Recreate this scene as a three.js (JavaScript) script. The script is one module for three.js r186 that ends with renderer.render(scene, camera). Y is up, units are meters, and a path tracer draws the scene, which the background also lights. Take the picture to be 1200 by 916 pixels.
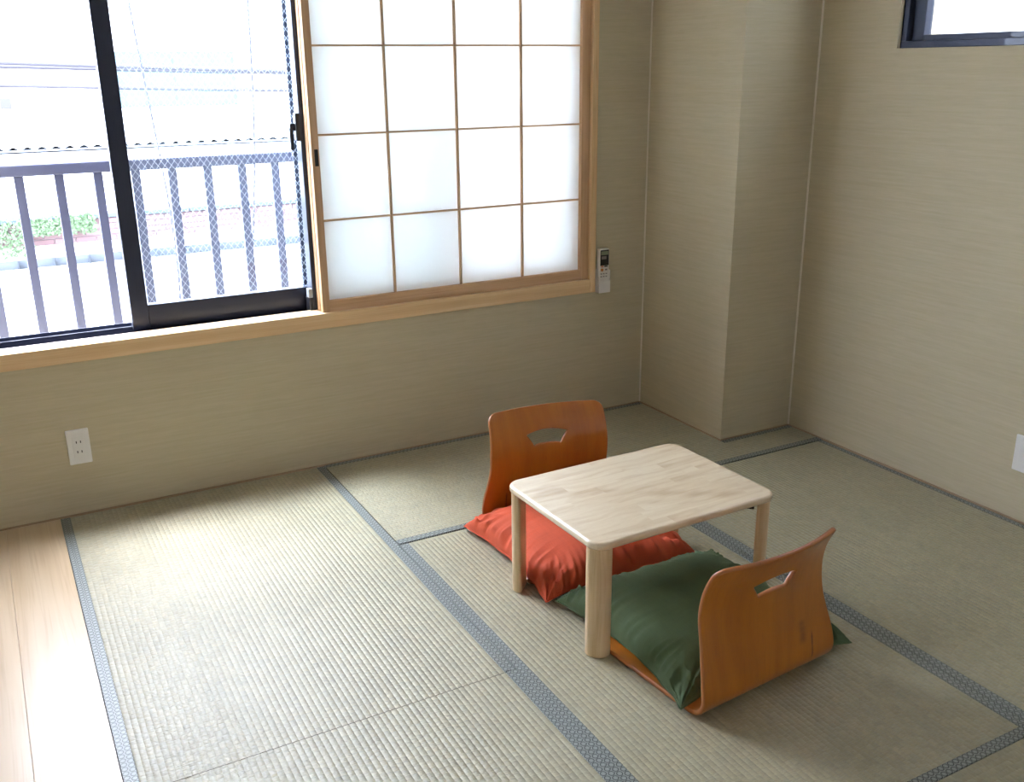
import * as THREE from 'three';
import { RoundedBoxGeometry } from 'three/addons/geometries/RoundedBoxGeometry.js';
import { mergeGeometries } from 'three/addons/utils/BufferGeometryUtils.js';

// ---------------------------------------------------------------- camera, sky, sun, exposure
const scene = new THREE.Scene();
const camera = new THREE.PerspectiveCamera(2 * Math.atan(458 / 1141.57) * 180 / Math.PI, 1200 / 916, 0.05, 200);
camera.position.set(-0.9549, 1.3659, 3.2129);
camera.rotation.order = 'YXZ';
camera.rotation.set(-0.3209, -0.4958, -0.0111);
scene.add(camera);

scene.background = new THREE.Color().setRGB(0.83, 0.885, 1.07);
scene.backgroundIntensity = 1.0;
const renderer = new THREE.WebGLRenderer({ antialias: true });
renderer.toneMapping = THREE.LinearToneMapping;
renderer.toneMappingExposure = 30.0;
renderer.shadowMap.enabled = true;

const sun = new THREE.DirectionalLight(0xe6ecff, 0.36);           // the sun behind thin cloud: weak and very soft
sun.position.set(-3.2, 18.5, -6.8);
sun.target.position.set(0, 0, 0);
sun.shadow.radius = 34;
sun.shadow.mapSize.set(2048, 2048);
Object.assign(sun.shadow.camera, { left: -22, right: 22, top: 22, bottom: -22, near: 0.5, far: 60 });
scene.add(sun, sun.target);

// ---------------------------------------------------------------- helpers
function rng(seed) { let s = seed >>> 0; return () => { s = (s + 0x6D2B79F5) >>> 0; let t = s; t = Math.imul(t ^ (t >>> 15), t | 1); t ^= t + Math.imul(t ^ (t >>> 7), t | 61); return ((t ^ (t >>> 14)) >>> 0) / 4294967296; }; }
const hash = (x, y, s) => { let h = (x * 374761393 + y * 668265263 + s * 1442695041) | 0; h = Math.imul(h ^ (h >>> 13), 1274126177); h ^= h >>> 16; return (h >>> 0) / 4294967296; };
const smooth = (t) => t * t * (3 - 2 * t);
const clamp = (x, a = 0, b = 1) => Math.min(b, Math.max(a, x));
const lerp = (a, b, t) => a + (b - a) * t;
const sstep = (a, b, x) => smooth(clamp((x - a) / (b - a)));
function vnoise(x, y, px, py, s) {                       // periodic value noise
  const x0 = Math.floor(x), y0 = Math.floor(y), fx = smooth(x - x0), fy = smooth(y - y0);
  const m = (a, p) => ((a % p) + p) % p;
  const xa = m(x0, px), xb = m(x0 + 1, px), ya = m(y0, py), yb = m(y0 + 1, py);
  return lerp(lerp(hash(xa, ya, s), hash(xb, ya, s), fx), lerp(hash(xa, yb, s), hash(xb, yb, s), fx), fy);
}
function fbm(u, v, fx, fy, oct, s) { let a = 0, w = 0.5, t = 0; for (let o = 0; o < oct; o++) { a += w * vnoise(u * fx, v * fy, fx, fy, s + o * 17); t += w; w *= 0.5; fx *= 2; fy *= 2; } return a / t; }
function texture(w, h, fn, sizeU, sizeV, srgb = true) {  // fn(u, v) in 0..1 -> [r, g, b] 0..1; sizes in metres
  const d = new Uint8Array(w * h * 4);
  for (let j = 0; j < h; j++) for (let i = 0; i < w; i++) {
    const c = fn((i + 0.5) / w, (j + 0.5) / h), k = (j * w + i) * 4;
    for (let q = 0; q < 3; q++) d[k + q] = clamp(c[q]) * 255;
    d[k + 3] = 255;
  }
  const t = new THREE.DataTexture(d, w, h);
  t.wrapS = t.wrapT = THREE.RepeatWrapping; t.magFilter = THREE.LinearFilter; t.minFilter = THREE.LinearMipmapLinearFilter; t.generateMipmaps = true;
  t.repeat.set(1 / sizeU, 1 / sizeV);
  if (srgb) t.colorSpace = THREE.SRGBColorSpace;
  t.needsUpdate = true;
  return t;
}
const grey = (v) => [v, v, v];
const rgb = (r, g, b) => [r / 255, g / 255, b / 255];
const mix3 = (a, b, t) => [lerp(a[0], b[0], t), lerp(a[1], b[1], t), lerp(a[2], b[2], t)];
const std = (o) => new THREE.MeshStandardMaterial({ side: THREE.DoubleSide, ...o });
const phys = (o) => new THREE.MeshPhysicalMaterial({ side: THREE.DoubleSide, ...o });

// uv in metres from position and dominant normal; u runs along the grain axis where the face contains it
function metreUV(g, grain = 'x', ou = 0, ov = 0) {
  const p = g.attributes.position, n = g.attributes.normal, uv = new Float32Array(p.count * 2);
  for (let i = 0; i < p.count; i++) {
    const P = { x: p.getX(i), y: p.getY(i), z: p.getZ(i) };
    const ax = Math.abs(n.getX(i)), ay = Math.abs(n.getY(i)), az = Math.abs(n.getZ(i));
    const rest = ax >= ay && ax >= az ? ['z', 'y'] : ay >= az ? ['x', 'z'] : ['x', 'y'];
    if (rest[1] === grain) rest.reverse();
    uv[2 * i] = P[rest[0]] + ou; uv[2 * i + 1] = P[rest[1]] + ov;
  }
  g.setAttribute('uv', new THREE.BufferAttribute(uv, 2));
  return g;
}
function box(x0, x1, y0, y1, z0, z1, r = 0, grain = 'x', ou = 0, ov = 0) {
  const w = x1 - x0, h = y1 - y0, d = z1 - z0;
  const g = r > 0 ? new RoundedBoxGeometry(w, h, d, 2, Math.min(r, w / 2.01, h / 2.01, d / 2.01)) : new THREE.BoxGeometry(w, h, d).toNonIndexed();
  if (!r) g.clearGroups();
  g.translate((x0 + x1) / 2, (y0 + y1) / 2, (z0 + z1) / 2);
  return metreUV(g.index ? g.toNonIndexed() : g, grain, ou, ov);
}
function merged(list) {
  return mergeGeometries(list.map((g) => { const q = g.index ? g.toNonIndexed() : g; q.clearGroups(); for (const k of Object.keys(q.attributes)) if (!['position', 'normal', 'uv'].includes(k)) q.deleteAttribute(k); return q; }));
}
const used = {};
function numbered(n) { used[n] = (used[n] ?? -1) + 1; return used[n] ? n + '_' + String(used[n]).padStart(3, '0') : n; }
function tag(o, label, category, group, kind) { o.userData.label = label; o.userData.category = category; if (group) o.userData.group = group; if (kind) o.userData.kind = kind; return o; }
function thing(name, label, category, pos = [0, 0, 0], turn = 0, group) {
  const o = new THREE.Group(); o.name = numbered(name); o.position.set(...pos); o.rotation.y = turn; scene.add(o);
  return tag(o, label, category, group);
}
function part(name, geo, mat, parent, label) { const m = new THREE.Mesh(geo, mat); m.name = name; parent.add(m); if (label) m.userData.label = label; return m; }
function struct(name, geo, mat, label, category) { const m = new THREE.Mesh(geo, mat); m.name = name; scene.add(m); return tag(m, label, category, null, 'structure'); }
function structGroup(name, label, category, pos = [0, 0, 0]) { const o = new THREE.Group(); o.name = name; o.position.set(...pos); scene.add(o); return tag(o, label, category, null, 'structure'); }
function tube(pts, r, seg = 40, rad = 6) { return new THREE.TubeGeometry(new THREE.CatmullRomCurve3(pts.map((p) => new THREE.Vector3(...p))), seg, r, rad); }

// ---------------------------------------------------------------- materials
const wallTex = texture(1024, 1024, (u, v) => {
  const s = fbm(u, v, 5, 150, 3, 3) - 0.5, s2 = fbm(u, v, 24, 300, 2, 9) - 0.5, l = fbm(u, v, 3, 4, 3, 21) - 0.5;
  const k = 1 + 0.05 * s + 0.035 * s2 + 0.03 * l;
  return [0.785 * k, 0.740 * k, (0.622 + 0.02 * s) * k];
}, 0.9, 0.9);
const wallBump = texture(1024, 1024, (u, v) => grey(clamp(0.6 * fbm(u, v, 6, 160, 3, 3) + 0.4 * fbm(u, v, 60, 260, 2, 5))), 0.9, 0.9, false);
const M = {};
M.wall = std({ map: wallTex, bumpMap: wallBump, bumpScale: 0.0005, roughness: 0.88 });
M.caulk = std({ color: 0xe6ddcc, roughness: 0.7 });

function woodTex(a, b, c, seed, sizeU, sizeV, opts = {}) {
  const { w = 1024, h = 512, fu = 2, fv = 26, pores = 0.08, wave = 0.5 } = opts;
  return texture(w, h, (u, v) => {
    const warp = wave * (fbm(u, v, 2, 4, 3, seed + 40) - 0.5) * 0.16;
    const vv = v + warp;
    const g1 = fbm(u, vv, fu, fv, 4, seed), g2 = fbm(u, vv, fu * 4, fv * 6, 2, seed + 7), big = fbm(u, vv, 2, 5, 2, seed + 13);
    let col = mix3(a, b, clamp(0.5 + 1.5 * (g1 - 0.5) + 0.6 * (big - 0.5)));
    col = mix3(col, c, clamp((g2 - 0.56) * 2.4) * pores * 5);
    return col;
  }, sizeU, sizeV);
}
M.ceiling = std({ color: 0xe6e4df, roughness: 0.95 });
M.white = std({ color: 0xf2f0ec, roughness: 0.9 });
M.frameWood = phys({ map: woodTex(rgb(242, 212, 168), rgb(228, 192, 144), rgb(202, 160, 112), 31, 1.1, 0.35), roughness: 0.5, specularIntensity: 0.5 });
M.shojiWood = phys({ map: woodTex(rgb(222, 186, 148), rgb(204, 164, 124), rgb(176, 132, 94), 57, 1.1, 0.35), roughness: 0.55, specularIntensity: 0.4 });
M.floorWood = phys({ map: woodTex(rgb(210, 186, 152), rgb(194, 166, 128), rgb(172, 140, 100), 83, 1.6, 0.5, { fv: 16 }), roughness: 0.4, clearcoat: 0.7, clearcoatRoughness: 0.32 });
M.trimWood = std({ map: woodTex(rgb(176, 150, 124), rgb(160, 134, 108), rgb(140, 114, 90), 99, 1.0, 0.3), roughness: 0.6 });

// rush surface: scale-like cells on every rib (relief), tone varies from rush to rush
const RIB = 0.014;
const rushSpot = (u, v) => {                              // u along the rib, v across: 32 ribs in v
  const row = Math.floor(v * 32), f = v * 32 - row;
  const off = hash(row, 1, 5), cells = 26;
  const uu = u * cells + off * 7.3 + 0.35 * Math.sin(6.2832 * (u * 3 + off));
  const ci = Math.floor(uu), cf = uu - ci;
  return { row, f, ci: ((ci % cells) + cells) % cells, cf };
};
const rushTex = texture(1024, 1024, (u, v) => {
  const { row, f, ci, cf } = rushSpot(u, v);
  const tone = (hash(ci, row, 11) - 0.5) * 0.06 + (hash(row, 3, 19) - 0.5) * 0.03;
  const fibre = (vnoise(u * 340, v * 64, 340, 64, 23) - 0.5) * 0.10;
  const spread = (fbm(u, v, 3, 3, 3, 71) - 0.5) * 0.04;
  const k = 1 + tone + fibre + spread, warm = hash(ci, row, 29) * 0.012;
  return [(0.628 + warm) * k, 0.602 * k, (0.490 - warm) * k];
}, 0.448, 0.448);
const rushBump = texture(1024, 1024, (u, v) => {
  const { f, cf } = rushSpot(u, v);
  const cell = Math.pow(Math.abs(Math.sin(Math.PI * cf)), 0.5), rib = Math.pow(Math.abs(Math.sin(Math.PI * f)), 0.6);
  return grey(0.15 + 0.45 * cell * rib + 0.3 * vnoise(u * 300, v * 32, 300, 32, 23));
}, 0.448, 0.448, false);
M.rush = phys({ map: rushTex, bumpMap: rushBump, bumpScale: 0.0019, roughness: 0.5, ior: 1.72, specularIntensity: 1.0, sheen: 0.7, sheenRoughness: 0.6, sheenColor: new THREE.Color(0xffffff) });
M.matSide = std({ color: 0x4a4230, roughness: 0.9 });

// border cloth: rows of small rings in a hexagonal lattice, woven dark on light
const heriTex = texture(256, 256, (u, v) => {              // u across 29.2 mm (two columns of rings), v along 30 mm
  let best = 9; const X = u * 2, Y = v * 2;
  for (let i = 0; i < 2; i++) for (let j = -1; j <= 3; j++) { const d = Math.hypot(X - 0.5 - i, Y - j - (i ? 0.5 : 0)); if (d < best) best = d; }
  const ring = Math.exp(-(((best - 0.41) / 0.06) ** 2)), inner = Math.exp(-(((best - 0.20) / 0.05) ** 2)), gap = sstep(0.56, 0.64, best);
  const weave = (vnoise(u * 64, v * 64, 64, 64, 5) - 0.5) * 0.06;
  let c = mix3(rgb(150, 155, 148), rgb(34, 37, 36), clamp(1.1 * ring)); c = mix3(c, rgb(112, 117, 113), 0.5 * inner); c = mix3(c, rgb(48, 50, 48), gap * 0.7);
  return [c[0] + weave, c[1] + weave, c[2] + weave];
}, 0.0292, 0.03);
M.heri = phys({ map: heriTex, roughness: 0.52, metalness: 0.1, ior: 1.6 });

M.table = phys({
  map: texture(1024, 1024, (u, v) => {                     // staves glued side by side, u along the grain
    const n = 9, st = Math.floor(v * n), sv = v * n - st, joint = hash(st, 0, 3), seg = (u + joint) % 1 < 0.5 ? 0 : 1;
    const id = hash(st, seg, 8), warp = 0.15 * (fbm(u, v, 3, 6, 3, 5) - 0.5);
    const g = fbm(u + id, v + warp + id * 3, 3, 30, 4, 61), fine = fbm(u, v, 40, 300, 2, 62), blot = fbm(u + id, v + id, 5, 12, 3, 66);
    let c = mix3(rgb(232, 214, 184), rgb(212, 186, 150), clamp(0.3 + 1.3 * (g - 0.5) + 0.28 * (id - 0.5)));
    c = mix3(c, rgb(176, 138, 98), clamp((blot - 0.6) * 2.6) * 0.5 + clamp((fine - 0.62) * 2) * 0.25);
    return c;
  }, 0.62, 0.42), roughness: 0.36, clearcoat: 0.9, clearcoatRoughness: 0.25,
});
M.tableLeg = phys({ map: woodTex(rgb(228, 204, 166), rgb(210, 178, 134), rgb(180, 142, 98), 141, 0.7, 0.2), roughness: 0.4, clearcoat: 0.4, clearcoatRoughness: 0.25 });
M.chairWood = phys({
  map: texture(1024, 1024, (u, v) => {
    const warp = 0.10 * (fbm(u, v, 2, 3, 3, 205) - 0.5);
    const g = fbm(u, v + warp, 3, 36, 4, 201), f = fbm(u, v, 30, 320, 2, 203), b = fbm(u, v, 3, 4, 3, 207);
    let c = mix3(rgb(192, 114, 26), rgb(164, 90, 16), clamp(0.5 + 1.0 * (g - 0.5) + 0.8 * (b - 0.5)));
    c = mix3(c, rgb(112, 54, 18), clamp((f - 0.6) * 2) * 0.15);
    const mark = (u0, u1, v0, w) => sstep(u0 - 0.01, u0 + 0.01, u) * (1 - sstep(u1 - 0.01, u1 + 0.01, u)) * Math.exp(-(((v - v0) / w) ** 2)) * (0.5 + 0.5 * vnoise(u * 120, v * 60, 120, 60, 9));
    return mix3(c, rgb(66, 34, 20), clamp(0.75 * mark(0.478, 0.545, 0.150, 0.0025) + 0.35 * mark(0.53, 0.59, 0.115, 0.012)));   // scuffs low on the back
  }, 0.9, 0.9), roughness: 0.4, clearcoat: 0.6, clearcoatRoughness: 0.2,
});
M.chairEdge = phys({ color: 0xa25e26, roughness: 0.42, clearcoat: 0.5, clearcoatRoughness: 0.25 });
const clothBump = texture(512, 512, (u, v) => grey(0.5 + 0.25 * Math.sin(u * 6.2832 * 64) * Math.sin(v * 6.2832 * 64) + 0.3 * (fbm(u, v, 60, 60, 2, 4) - 0.5)), 0.09, 0.09, false);
const clothTex = (r, g, b, s, slub) => texture(512, 512, (u, v) => {
  const k = 1 + slub * (fbm(u, v, 8, 120, 3, s) - 0.5) + slub * (fbm(u, v, 120, 8, 3, s + 3) - 0.5) + 0.10 * (fbm(u, v, 4, 4, 3, s + 9) - 0.5);
  return [r * k, g * k, b * k];
}, 0.3, 0.3);
M.orange = phys({ map: clothTex(0.815, 0.345, 0.212, 311, 0.05), bumpMap: clothBump, bumpScale: 0.0003, roughness: 0.85, sheen: 0.35, sheenColor: new THREE.Color(0xe0734c), sheenRoughness: 0.5 });
M.green = phys({ map: clothTex(0.305, 0.378, 0.245, 331, 0.05), bumpMap: clothBump, bumpScale: 0.0003, roughness: 0.85, sheen: 0.35, sheenColor: new THREE.Color(0x7d9474), sheenRoughness: 0.5 });

M.bronze = phys({ color: 0x232a3e, roughness: 0.42, metalness: 0.35, clearcoat: 0.2 });
M.bronzeIn = phys({ color: 0x34353d, roughness: 0.45, metalness: 0.4 });
M.track = phys({ color: 0x8e8f9a, roughness: 0.35, metalness: 0.7 });
M.blackPlastic = phys({ color: 0x17181c, roughness: 0.4 });
M.greyPlastic = phys({ color: 0x9aa2aa, roughness: 0.5 });
M.glass = phys({ color: 0xf8fcfd, transmission: 1, thickness: 0, roughness: 0.02, ior: 1.5 });
M.wire = phys({ color: 0xd8dee2, roughness: 0.4, metalness: 0.5 });
M.mesh = phys({ color: 0xe2e4e6, transmission: 0.92, thickness: 0, roughness: 0.3 });
M.paper = phys({ color: 0xfbfaf6, transmission: 0.42, thickness: 0, roughness: 1, specularIntensity: 0.1 });
M.plate = phys({ color: 0xe9e7e2, roughness: 0.38 });
M.slot = std({ color: 0x2a2723, roughness: 0.8 });
M.hinge = phys({ color: 0x3b3733, roughness: 0.4, metalness: 0.8 });
M.remote = phys({ color: 0xe8e4dc, roughness: 0.4 });
M.remoteDark = phys({ color: 0x22242a, roughness: 0.3 });
M.lcd = phys({ color: 0x9aa890, roughness: 0.25 });
M.btnOrange = phys({ color: 0xd08a4a, roughness: 0.5 });
M.btnPink = phys({ color: 0xd9a58c, roughness: 0.5 });
M.btnGrey = phys({ color: 0x8e8a84, roughness: 0.5 });
M.rail = phys({ color: 0x484b62, roughness: 0.5, metalness: 0.1 });
M.concrete = std({ color: 0xb5b3ac, roughness: 0.9 });
M.roofTile = phys({ color: 0x8d9196, roughness: 0.55 });
M.eaveTile = phys({ color: 0xc3c8cd, roughness: 0.6 });
M.ridge = phys({ color: 0x5a636c, roughness: 0.55 });
M.brickA = std({ color: 0x564446, roughness: 0.9 });
M.brickB = std({ color: 0x604e50, roughness: 0.9 });
M.mortar = std({ color: 0x6c6466, roughness: 0.95 });
M.plaster = std({ color: 0xd9d6cf, roughness: 0.9 });
M.coping = std({ color: 0x35424a, roughness: 0.7 });
M.ivy = phys({ color: 0x40563a, roughness: 0.7 });
M.cable = std({ color: 0x2c2c34, roughness: 0.7 });
M.facade = std({ color: 0xe4e6e6, roughness: 0.9 });
M.farGlass = phys({ color: 0x46585c, roughness: 0.8, specularIntensity: 0.2 });
M.nextDoor = std({ color: 0xa9a9ab, roughness: 0.9 });
M.asphalt = std({ color: 0x8a8a88, roughness: 0.95 });

// ---------------------------------------------------------------- room dimensions (metres)
const XR = 1.7508, XL = -1.95, ZB = 3.55, H = 2.42;         // right wall, left wall, rear wall, ceiling
const PX = 1.4045, PZ = 0.5273;                            // pillar
const MX = -0.8816, MS = 0.8752, Z1 = 0.7191, Z2 = 1.4525, Z3 = 2.1756, Z4 = 2.905, HB = 0.0292;

// walls with openings
function wallGeo(w0, w1, h0, h1, depth, holes) {
  const s = new THREE.Shape(); s.moveTo(w0, h0); s.lineTo(w1, h0); s.lineTo(w1, h1); s.lineTo(w0, h1); s.closePath();
  for (const [a, b, c, d] of holes) { const p = new THREE.Path(); p.moveTo(a, c); p.lineTo(a, d); p.lineTo(b, d); p.lineTo(b, c); p.closePath(); s.holes.push(p); }
  return new THREE.ExtrudeGeometry(s, { depth, bevelEnabled: false });
}
const WO = { x0: -1.055, x1: 1.16, y0: 0.509, y1: 2.085 };  // wooden frame, outer edges
{
  const g = wallGeo(XL - 0.2, XR + 0.2, -0.25, H + 0.15, 0.22, [[WO.x0 + 0.004, WO.x1 - 0.004, WO.y0 + 0.004, WO.y1 - 0.004]]); g.translate(0, 0, -0.22);
  struct('wall_back', g, M.wall, 'beige grasscloth wall below and around the large window', 'wall');
}
const W2 = { z0: 0.865, z1: 1.78, y0: 1.41, y1: 2.06 };
{
  const g = wallGeo(0, ZB + 0.2, -0.25, H + 0.15, 0.2, [[W2.z0, W2.z1, W2.y0, W2.y1]]);
  g.rotateY(-Math.PI / 2); g.translate(XR + 0.2, 0, 0);
  struct('wall_right', g, M.wall, 'beige grasscloth wall with the small high window', 'wall');
}
struct('wall_left', box(XL - 0.2, XL, -0.25, H + 0.15, 0, ZB + 0.2), M.wall, 'plain beige wall beyond the wooden floor strip', 'wall');
struct('wall_rear', box(XL, XR, -0.25, H + 0.15, ZB, ZB + 0.2), M.white, 'plain white wall facing the large window', 'wall');
struct('ceiling', box(XL - 0.2, XR + 0.2, H, H + 0.15, -0.22, ZB + 0.2), M.ceiling, 'off-white plain ceiling of the room', 'ceiling');
struct('wall_pillar', box(PX, XR, 0, H, 0, PZ), M.wall, 'boxed-out beige pillar in the corner between the window wall and right wall', 'pillar');
// fine caulk beads in the vertical corners
struct('trim_1', box(PX - 0.005, PX, 0, H, 0, 0.004), M.caulk, 'thin pale caulk line between the window wall and pillar', 'trim');
struct('trim_2', box(XR - 0.005, XR, 0, H, PZ, PZ + 0.005), M.caulk, 'thin pale caulk line between pillar and right wall', 'trim');
// thin wooden strips at the foot of the walls, level with the mats
struct('baseboard_back', box(XL, PX, -0.03, 0.003, 0, 0.009, 0.001), M.trimWood, 'thin brown wooden strip along the foot of the window wall', 'trim');
struct('baseboard_pillar', merged([box(PX - 0.009, PX, -0.03, 0.003, 0, PZ + 0.009, 0.001, 'z'), box(PX, XR, -0.03, 0.003, PZ, PZ + 0.009, 0.001)]), M.trimWood, 'thin brown wooden strip around the foot of the pillar', 'trim');
struct('baseboard_right', box(XR - 0.009, XR, -0.03, 0.003, PZ + 0.009, ZB, 0.001, 'z'), M.trimWood, 'thin brown wooden strip along the foot of the right wall', 'trim');

// floor slab and the wooden boards beside the mats
const floor = structGroup('floor', 'pale varnished wooden floorboards beside the tatami mats', 'floor');
part('slab', box(XL - 0.2, XR + 0.2, -0.25, -0.03, -0.22, ZB + 0.2), M.concrete, floor);
{
  const edges = [MX - 0.0002, -1.040, -1.192, -1.344, -1.496, -1.648, -1.80, XL];
  const R = rng(5);
  for (let i = 0; i < edges.length - 1; i++) {
    let z = 0.009; const cuts = [1.7 + R() * 1.4, ZB];
    for (const c of cuts) { part('floor_plank', box(edges[i + 1] + 0.0002, edges[i] - 0.0002, -0.03, 0, z, c - 0.0008, 0.0012, 'z', R() * 3, R() * 3), M.floorWood, floor); z = c; }
  }
  for (let z = Z4 + 0.001; z < ZB - 0.01; z += 0.152) part('floor_plank', box(MX, XR - 0.009, -0.03, 0, z, Math.min(ZB, z + 0.1512), 0.0012, 'x', R() * 3, R() * 3), M.floorWood, floor);
}

// ---------------------------------------------------------------- tatami mats
// ribbed rush top: the ribs are real corrugation along the long side
function ribbed(x0, x1, z0, z1, top, along) {
  const pos = [], uv = [], idx = [], seg = 8;
  const a0 = along === 'z' ? x0 : z0, a1 = along === 'z' ? x1 : z1, b0 = along === 'z' ? z0 : x0, b1 = along === 'z' ? z1 : x1;
  const n = Math.round((a1 - a0) / RIB) * seg, step = (a1 - a0) / n;
  for (let i = 0; i <= n; i++) {
    const a = a0 + i * step, f = (i % seg) / seg, y = top - 0.0006 * (1 - Math.abs(Math.sin(Math.PI * f)));
    for (const b of [b0, b1]) { if (along === 'z') pos.push(a, y, b); else pos.push(b, y, a); uv.push(b, (i / seg) * RIB); }
    if (i < n) { const k = 2 * i; along === 'z' ? idx.push(k, k + 1, k + 2, k + 1, k + 3, k + 2) : idx.push(k, k + 2, k + 1, k + 1, k + 2, k + 3); }
  }
  const g = new THREE.BufferGeometry(); g.setAttribute('position', new THREE.Float32BufferAttribute(pos, 3)); g.setAttribute('uv', new THREE.Float32BufferAttribute(uv, 2)); g.setIndex(idx); g.computeVertexNormals();
  return g;
}
function heriGeo(x0, x1, z0, z1, top, along) {              // a cloth strip folded over the mat's edge
  const g = box(x0, x1, top - 0.031, top + 0.0012, z0, z1, 0.0012, along === 'z' ? 'x' : 'z');
  const p = g.attributes.position, uv = g.attributes.uv;
  for (let i = 0; i < p.count; i++) { if (along === 'z') uv.setXY(i, p.getX(i) - x0, p.getZ(i)); else uv.setXY(i, p.getZ(i) - z0, p.getX(i)); }
  return g;
}
function mat(label, rects, heris, along, top) {
  const t = thing('tatami_mat', label, 'tatami mat', [0, 0, 0], 0, 'tatami mats fitted together on the floor');
  part('mat_core', merged(rects.map(([a, b, c, d]) => box(a, b, -0.03, top - 0.004, c, d))), M.matSide, t);
  part('rush_cover', merged(rects.map(([a, b, c, d]) => ribbed(a, b, c, d, top, along))), M.rush, t, 'ribbed woven rush surface');
  for (const [a, b, c, d] of heris) part('cloth_border', heriGeo(a, b, c, d, top, along === 'z' ? 'z' : 'x'), M.heri, t, 'grey patterned cloth border');
}
const G = 0.0006, Z0 = 0.0095;
mat('tatami mat beside the wooden floorboards and under the open window', [[MX + G, -G, Z0, Z2 - 0.0022]], [[MX + G, MX + HB, Z0, Z2 - 0.0022], [-HB, -G, Z0, Z2 - 0.0022]], 'z', -0.0015);
mat('smooth-looking tatami mat against the window wall, cut around the pillar', [[G, PX - 0.0095, Z0, Z1 - G], [PX - 0.0095, XR - 0.0095, PZ + 0.0095, Z1 - G]],
  [[G, PX - 0.0095, Z0, Z0 + 0.023], [PX - 0.008, XR - 0.0095, PZ + 0.0095, PZ + 0.0095 + 0.024], [G, XR - 0.0095, Z1 - HB, Z1 - G]], 'x', 0.0012);
mat('tatami mat under the low table and the two floor chairs', [[G, MS - G, Z1 + G, Z3 - G]], [[G, HB, Z1 + G, Z3 - G], [MS - HB, MS - G, Z1 + G, Z3 - G]], 'z', -0.0012);
mat('tatami mat along the foot of the right wall', [[MS + G, XR - 0.0095, Z1 + G, Z3 - G]], [[MS + G, MS + HB, Z1 + G, Z3 - G], [XR - 0.0095 - 0.022, XR - 0.0095, Z1 + G, Z3 - G]], 'z', -0.001);
mat('tatami mat end to end with the mat under the open window', [[MX + G, -G, Z2 + 0.0016, Z4]], [[MX + G, MX + HB, Z2 + 0.0016, Z4], [-HB, -G, Z2 + 0.0016, Z4]], 'z', 0);
mat('tatami mat with ribs running crosswise, behind the green-cushioned chair', [[G, XR - 0.0095, Z3 + G, Z4]], [[G, XR - 0.0095, Z3 + G, Z3 + HB], [G, XR - 0.0095, Z4 - HB, Z4]], 'x', 0);

// ---------------------------------------------------------------- large window
const ST = 0.562;                                           // top of the sill board
{
  const w = structGroup('window_1', 'large window opening with a pale wooden frame and dark aluminium tracks', 'window frame');
  part('sill_board', box(WO.x0, WO.x1 - 0.026, WO.y0, ST, -0.068, 0.012, 0.002, 'x'), M.frameWood, w, 'pale wooden sill board');
  part('jamb', box(WO.x1 - 0.026, WO.x1, WO.y0, WO.y1, -0.068, 0.012, 0.002, 'y'), M.frameWood, w);
  part('jamb', box(WO.x0, WO.x0 + 0.026, ST, WO.y1, -0.068, 0.012, 0.002, 'y'), M.frameWood, w);
  part('head_board', box(WO.x0 + 0.026, WO.x1 - 0.026, WO.y1 - 0.045, WO.y1, -0.068, 0.012, 0.002, 'x'), M.frameWood, w);
  // aluminium frame outside the wood
  const a0 = WO.x0 + 0.01, a1 = WO.x1 - 0.01;
  part('aluminium_sill', box(a0, a1, WO.y0 + 0.004, 0.545, -0.235, -0.069, 0.001), M.track, w, 'bare aluminium sill with sliding tracks');
  for (const z of [-0.0885, -0.137, -0.196]) part('track_rail', box(a0, a1, 0.545, z < -0.1 ? 0.566 : 0.557, z - 0.002, z + 0.002, 0.0008), M.bronze, w, 'dark sliding track');
  part('inner_lip', box(a0, a1, 0.545, 0.560, -0.0725, -0.069, 0.0008), M.bronze, w);
  part('aluminium_jamb', box(a0, a0 + 0.03, 0.545, WO.y1 - 0.01, -0.235, -0.069, 0.001), M.bronze, w);
  part('aluminium_jamb', box(a1 - 0.03, a1, 0.545, WO.y1 - 0.01, -0.235, -0.069, 0.001), M.bronze, w);
  part('aluminium_head', box(a0, a1, WO.y1 - 0.05, WO.y1 - 0.005, -0.235, -0.069, 0.001), M.bronze, w);
}
function wireMesh(x0, x1, y0, y1, z) {                      // diagonal wires cast in the glass
  const list = [], p = 0.0205, m = 1.35, r = 0.0004, W = x1 - x0, Hh = y1 - y0;
  for (const s of [1, -1]) {
    for (let c = -Hh / m; c < W; c += p) {                   // line x = c + t, y = m t (s flips x)
      const t0 = Math.max(0, -c), t1 = Math.min(Hh / m, W - c);
      if (t1 - t0 < 0.004) continue;
      const L = (t1 - t0) * Math.hypot(1, m), g = new THREE.CylinderGeometry(r, r, L, 4, 1, true);
      g.rotateZ(-s * Math.atan2(1, m));
      const mx = c + (t0 + t1) / 2; g.translate(s > 0 ? x0 + mx : x1 - mx, y0 + m * (t0 + t1) / 2, z);
      list.push(g);
    }
  }
  return merged(list);
}
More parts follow.
